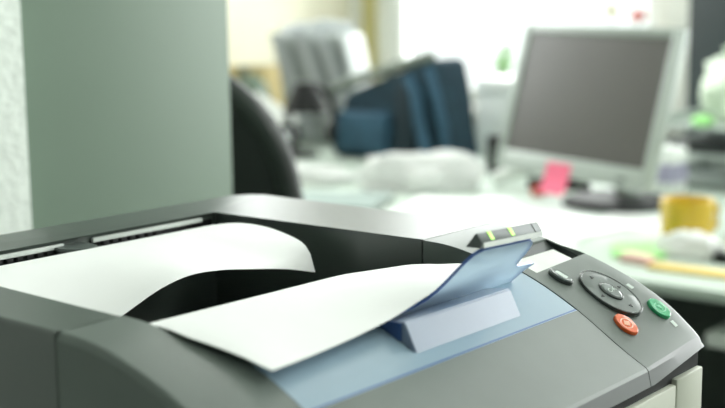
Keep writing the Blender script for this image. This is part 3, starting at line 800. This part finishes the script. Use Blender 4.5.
# boxes and bottles between bag and monitor
bx_ = thing('white_box', 'white box on the far desk between the blue bag and the monitor', 'box', (-1.12, 2.52, DESK))
obj('body', B(-.09, .09, -.07, .07, 0, .20, .004), M['white'], bx_); obj('lid', B(-.094, .094, -.074, .074, .17, .212, .004), M['white'], bx_)
def bottle(name, label, x, y, s, m, capm):
    t = thing(name, label, 'bottle', (x, y, DESK), group=None)
    obj('body', lathe(bmesh.new(), [(0, 0), (.028*s, 0), (.031*s, .006), (.031*s, .13*s), (.024*s, .155*s), (.012*s, .17*s), (.012*s, .185*s), (0, .185*s)], seg=22), M[m], t)
    obj('cap', lathe(bmesh.new(), [(0, .183*s), (.015*s, .183*s), (.015*s, .21*s), (0, .212*s)], seg=22), M[capm], t)
bottle('plastic_bottle', 'pale blue bottle on the far desk beside the monitor', -.955, 2.33, 1.25, 'paleblue', 'white')
bottle('spray_bottle', 'white bottle on the far desk next to the pale blue bottle', -1.01, 2.42, 1.15, 'white', 'white')
kb = thing('black_speaker', 'small black speaker on the far desk behind the paper roll', 'speaker', (-.93, 2.20, DESK))
obj('body', B(-.05, .05, -.045, .045, 0, .095, .006), M['black'], kb); 
bm = lathe(bmesh.new(), [(0, 0), (.03, 0), (.03, .004), (.02, .002), (0, .001)], seg=24); bm.transform(Matrix.Translation((0, -.045, .05)) @ Matrix.Rotation(PI/2, 4, 'X')); obj('cone', bm, M['nav_rim'], kb)
# letter tray with bag and packets, right of the monitor
lt = thing('letter_tray', 'grey letter tray stack on the far desk right of the monitor', 'letter tray', (-.40, 2.30, DESK), (0, 0, -.1))
for z in (.015, .075, .135):
    bm = bmesh.new(); box(bm, -.15, .15, -.11, .11, z, z+.005); box(bm, -.15, -.145, -.11, .11, z+.005, z+.028); box(bm, .145, .15, -.11, .11, z+.005, z+.028); box(bm, -.145, .145, .105, .11, z+.005, z+.028)
    obj('tier', bm, M['silver'], lt)
for sx in (-1, 1):
    for sy in (-1, 1): obj('post', B(sx*.147-.005, sx*.147+.005, sy*.107-.005, sy*.107+.005, 0, .142), M['silver'], lt)
bm = bmesh.new(); box(bm, -.12, .12, -.09, .09, 0, .022, .002); tag(obj('paper_stack', bm, M['ink'], loc=(-.40, 2.30, DESK+.081), rot=(0, 0, -.1)), 'dark folders in the middle tier of the letter tray', 'folder')
pb = thing('plastic_carrier_bag', 'pale green white carrier bag on top of the letter tray', 'bag', (-.415, 2.335, DESK+.141))
obj('body', crumple(bmesh.new(), .085, .06, .085, .35, 2.0, 21, 4), M['leaf'], pb, angle=180, loc=(0, 0, 0))
pb.children[0].data.materials[0] = mat('pale_green_film', (.66, .76, .62), rough=.4, var=.12, vscale=18)
obj('handle_loop', tube(bmesh.new(), [(-.03, 0, .125), (-.035, 0, .165), (0, 0, .18), (.035, 0, .165), (.03, 0, .125)], .008, 8), pb.children[0].data.materials[0], pb)
gpk = obj('green_packet', crumple(bmesh.new(), .024, .018, .014, .2, 2, 8, 3), M['lightgreen'], loc=(-.45, 2.222, DESK+.140), angle=180); tag(gpk, 'small light green packet on the letter tray beside the monitor', 'packet')
wb = thing('tissue_box', 'small white and lavender box right of the monitor', 'box', (-.475, 2.10, DESK), (0, 0, -.1))
obj('body', B(-.035, .035, -.03, .03, 0, .105, .003), M['white'], wb); obj('band', B(-.0356, .0356, -.0306, .0306, .03, .07), M['lavender'], wb)

# dark cupboard and window sill things
cu = thing('dark_cupboard', 'tall dark cupboard at the window wall right of the monitor', 'cupboard', (-.54, 3.03, 0))
obj('carcass', B(-.255, .29, -.15, .155, 0, 2.05, .004), M['cupboard'], cu)
dd = obj('door', B(-.25, .285, -.168, -.150, .06, 2.03, .003), M['cupboard'], cu)
obj('handle', tube(bmesh.new(), [(.24, -.168, 1.0), (.24, -.19, 1.0), (.24, -.19, 1.14), (.24, -.168, 1.14)], .006), M['chrome'], dd)
SILL = .80
def sill_thing(x): return (x, 3.14, SILL)
pt = thing('potted_plant', 'leafy green plant in a white pot on the window sill left of the monitor', 'plant', (-1.59, 3.16, SILL))
obj('pot', lathe(bmesh.new(), [(0, 0), (.035, 0), (.045, .07), (.041, .07), (.034, .01), (0, .01)], seg=22), M['white'], pt)
for k in range(14):
    a = k*2.4; r = .03+.05*random.random(); h = .07+.09*random.random()
    bm = bmesh.new(); d = Vector((math.cos(a), math.sin(a)*.6, 0)); s = Vector((-math.sin(a), math.cos(a)*.6, 0))
    spine = [Vector((0, 0, .06))+d*r*t+Vector((0, 0, h*math.sin(t*2.0))) for t in lin(0, 1, 6)]
    wd = [.002, .010, .014, .012, .007, .001]
    up = Vector((0, 0, .0008))
    rows = [[bm.verts.new(p-s*q+up), bm.verts.new(p+s*q+up), bm.verts.new(p+s*q-up), bm.verts.new(p-s*q-up)] for p, q in zip(spine, wd)]
    for a_, b_ in zip(rows, rows[1:]):
        for i in range(4): bm.faces.new((a_[i], a_[(i+1) % 4], b_[(i+1) % 4], b_[i]))
    bm.faces.new(rows[0][::-1]); bm.faces.new(rows[-1])
    obj('leaf', bm, M['leaf'], pt)
hg = thing('yellow_ornament', 'small yellow diamond ornament on the window sill above the monitor', 'ornament', (-1.165, 3.12, SILL))
bm = B(-.016, .016, -.004, .004, -.016, .016, .001); bm.transform(Matrix.Translation((0, 0, .318)) @ Matrix.Rotation(PI/4, 4, 'Y')); obj('diamond', bm, M['yellow_wood'], hg)
obj('stem', tube(bmesh.new(), [(0, 0, .01), (0, 0, .298)], .002, 8), M['steel'], hg); obj('foot', lathe(bmesh.new(), [(0, 0), (.03, 0), (.028, .01), (0, .012)], seg=20), M['steel'], hg)
rd = thing('red_figurine', 'small red mushroom ornament on the window sill above the monitor', 'ornament', (-1.075, 3.12, SILL))
obj('cap', lathe(bmesh.new(), [(0, .290), (.024, .290), (.026, .300), (.016, .318), (0, .323)], seg=20), M['red'], rd); obj('stem', lathe(bmesh.new(), [(0, 0), (.022, 0), (.020, .01), (.006, .03), (.006, .290), (0, .290)], seg=18), M['white'], rd)

# ------------------------------------------------------------------ camera
cam = bpy.data.cameras.new('camera'); co = bpy.data.objects.new('camera', cam); COL.objects.link(co)
yaw, pitch, roll = .6947, .1593, -.0106
Fv = Vector((-math.sin(yaw)*math.cos(pitch), math.cos(yaw)*math.cos(pitch), -math.sin(pitch)))
R0 = Vector((math.cos(yaw), math.sin(yaw), 0)); U0 = R0.cross(Fv)
Rv = math.cos(roll)*R0+math.sin(roll)*U0; Uv = -math.sin(roll)*R0+math.cos(roll)*U0
m = Matrix((Rv, Uv, -Fv)).transposed().to_4x4(); m.translation = (.7088, -.3452, 1.1397)
co.matrix_world = m
cam.sensor_width = 36; cam.lens = 1231.46/725*36
cam.clip_start = .02
cam.dof.use_dof = True; cam.dof.focus_distance = .76; cam.dof.aperture_fstop = 5.6
SC.camera = co
vs = SC.view_settings
SC.display_settings.display_device = 'sRGB'
vs.view_transform = 'Standard'; vs.look = 'None'; vs.gamma = 1; vs.exposure = .06; vs.use_curve_mapping = False
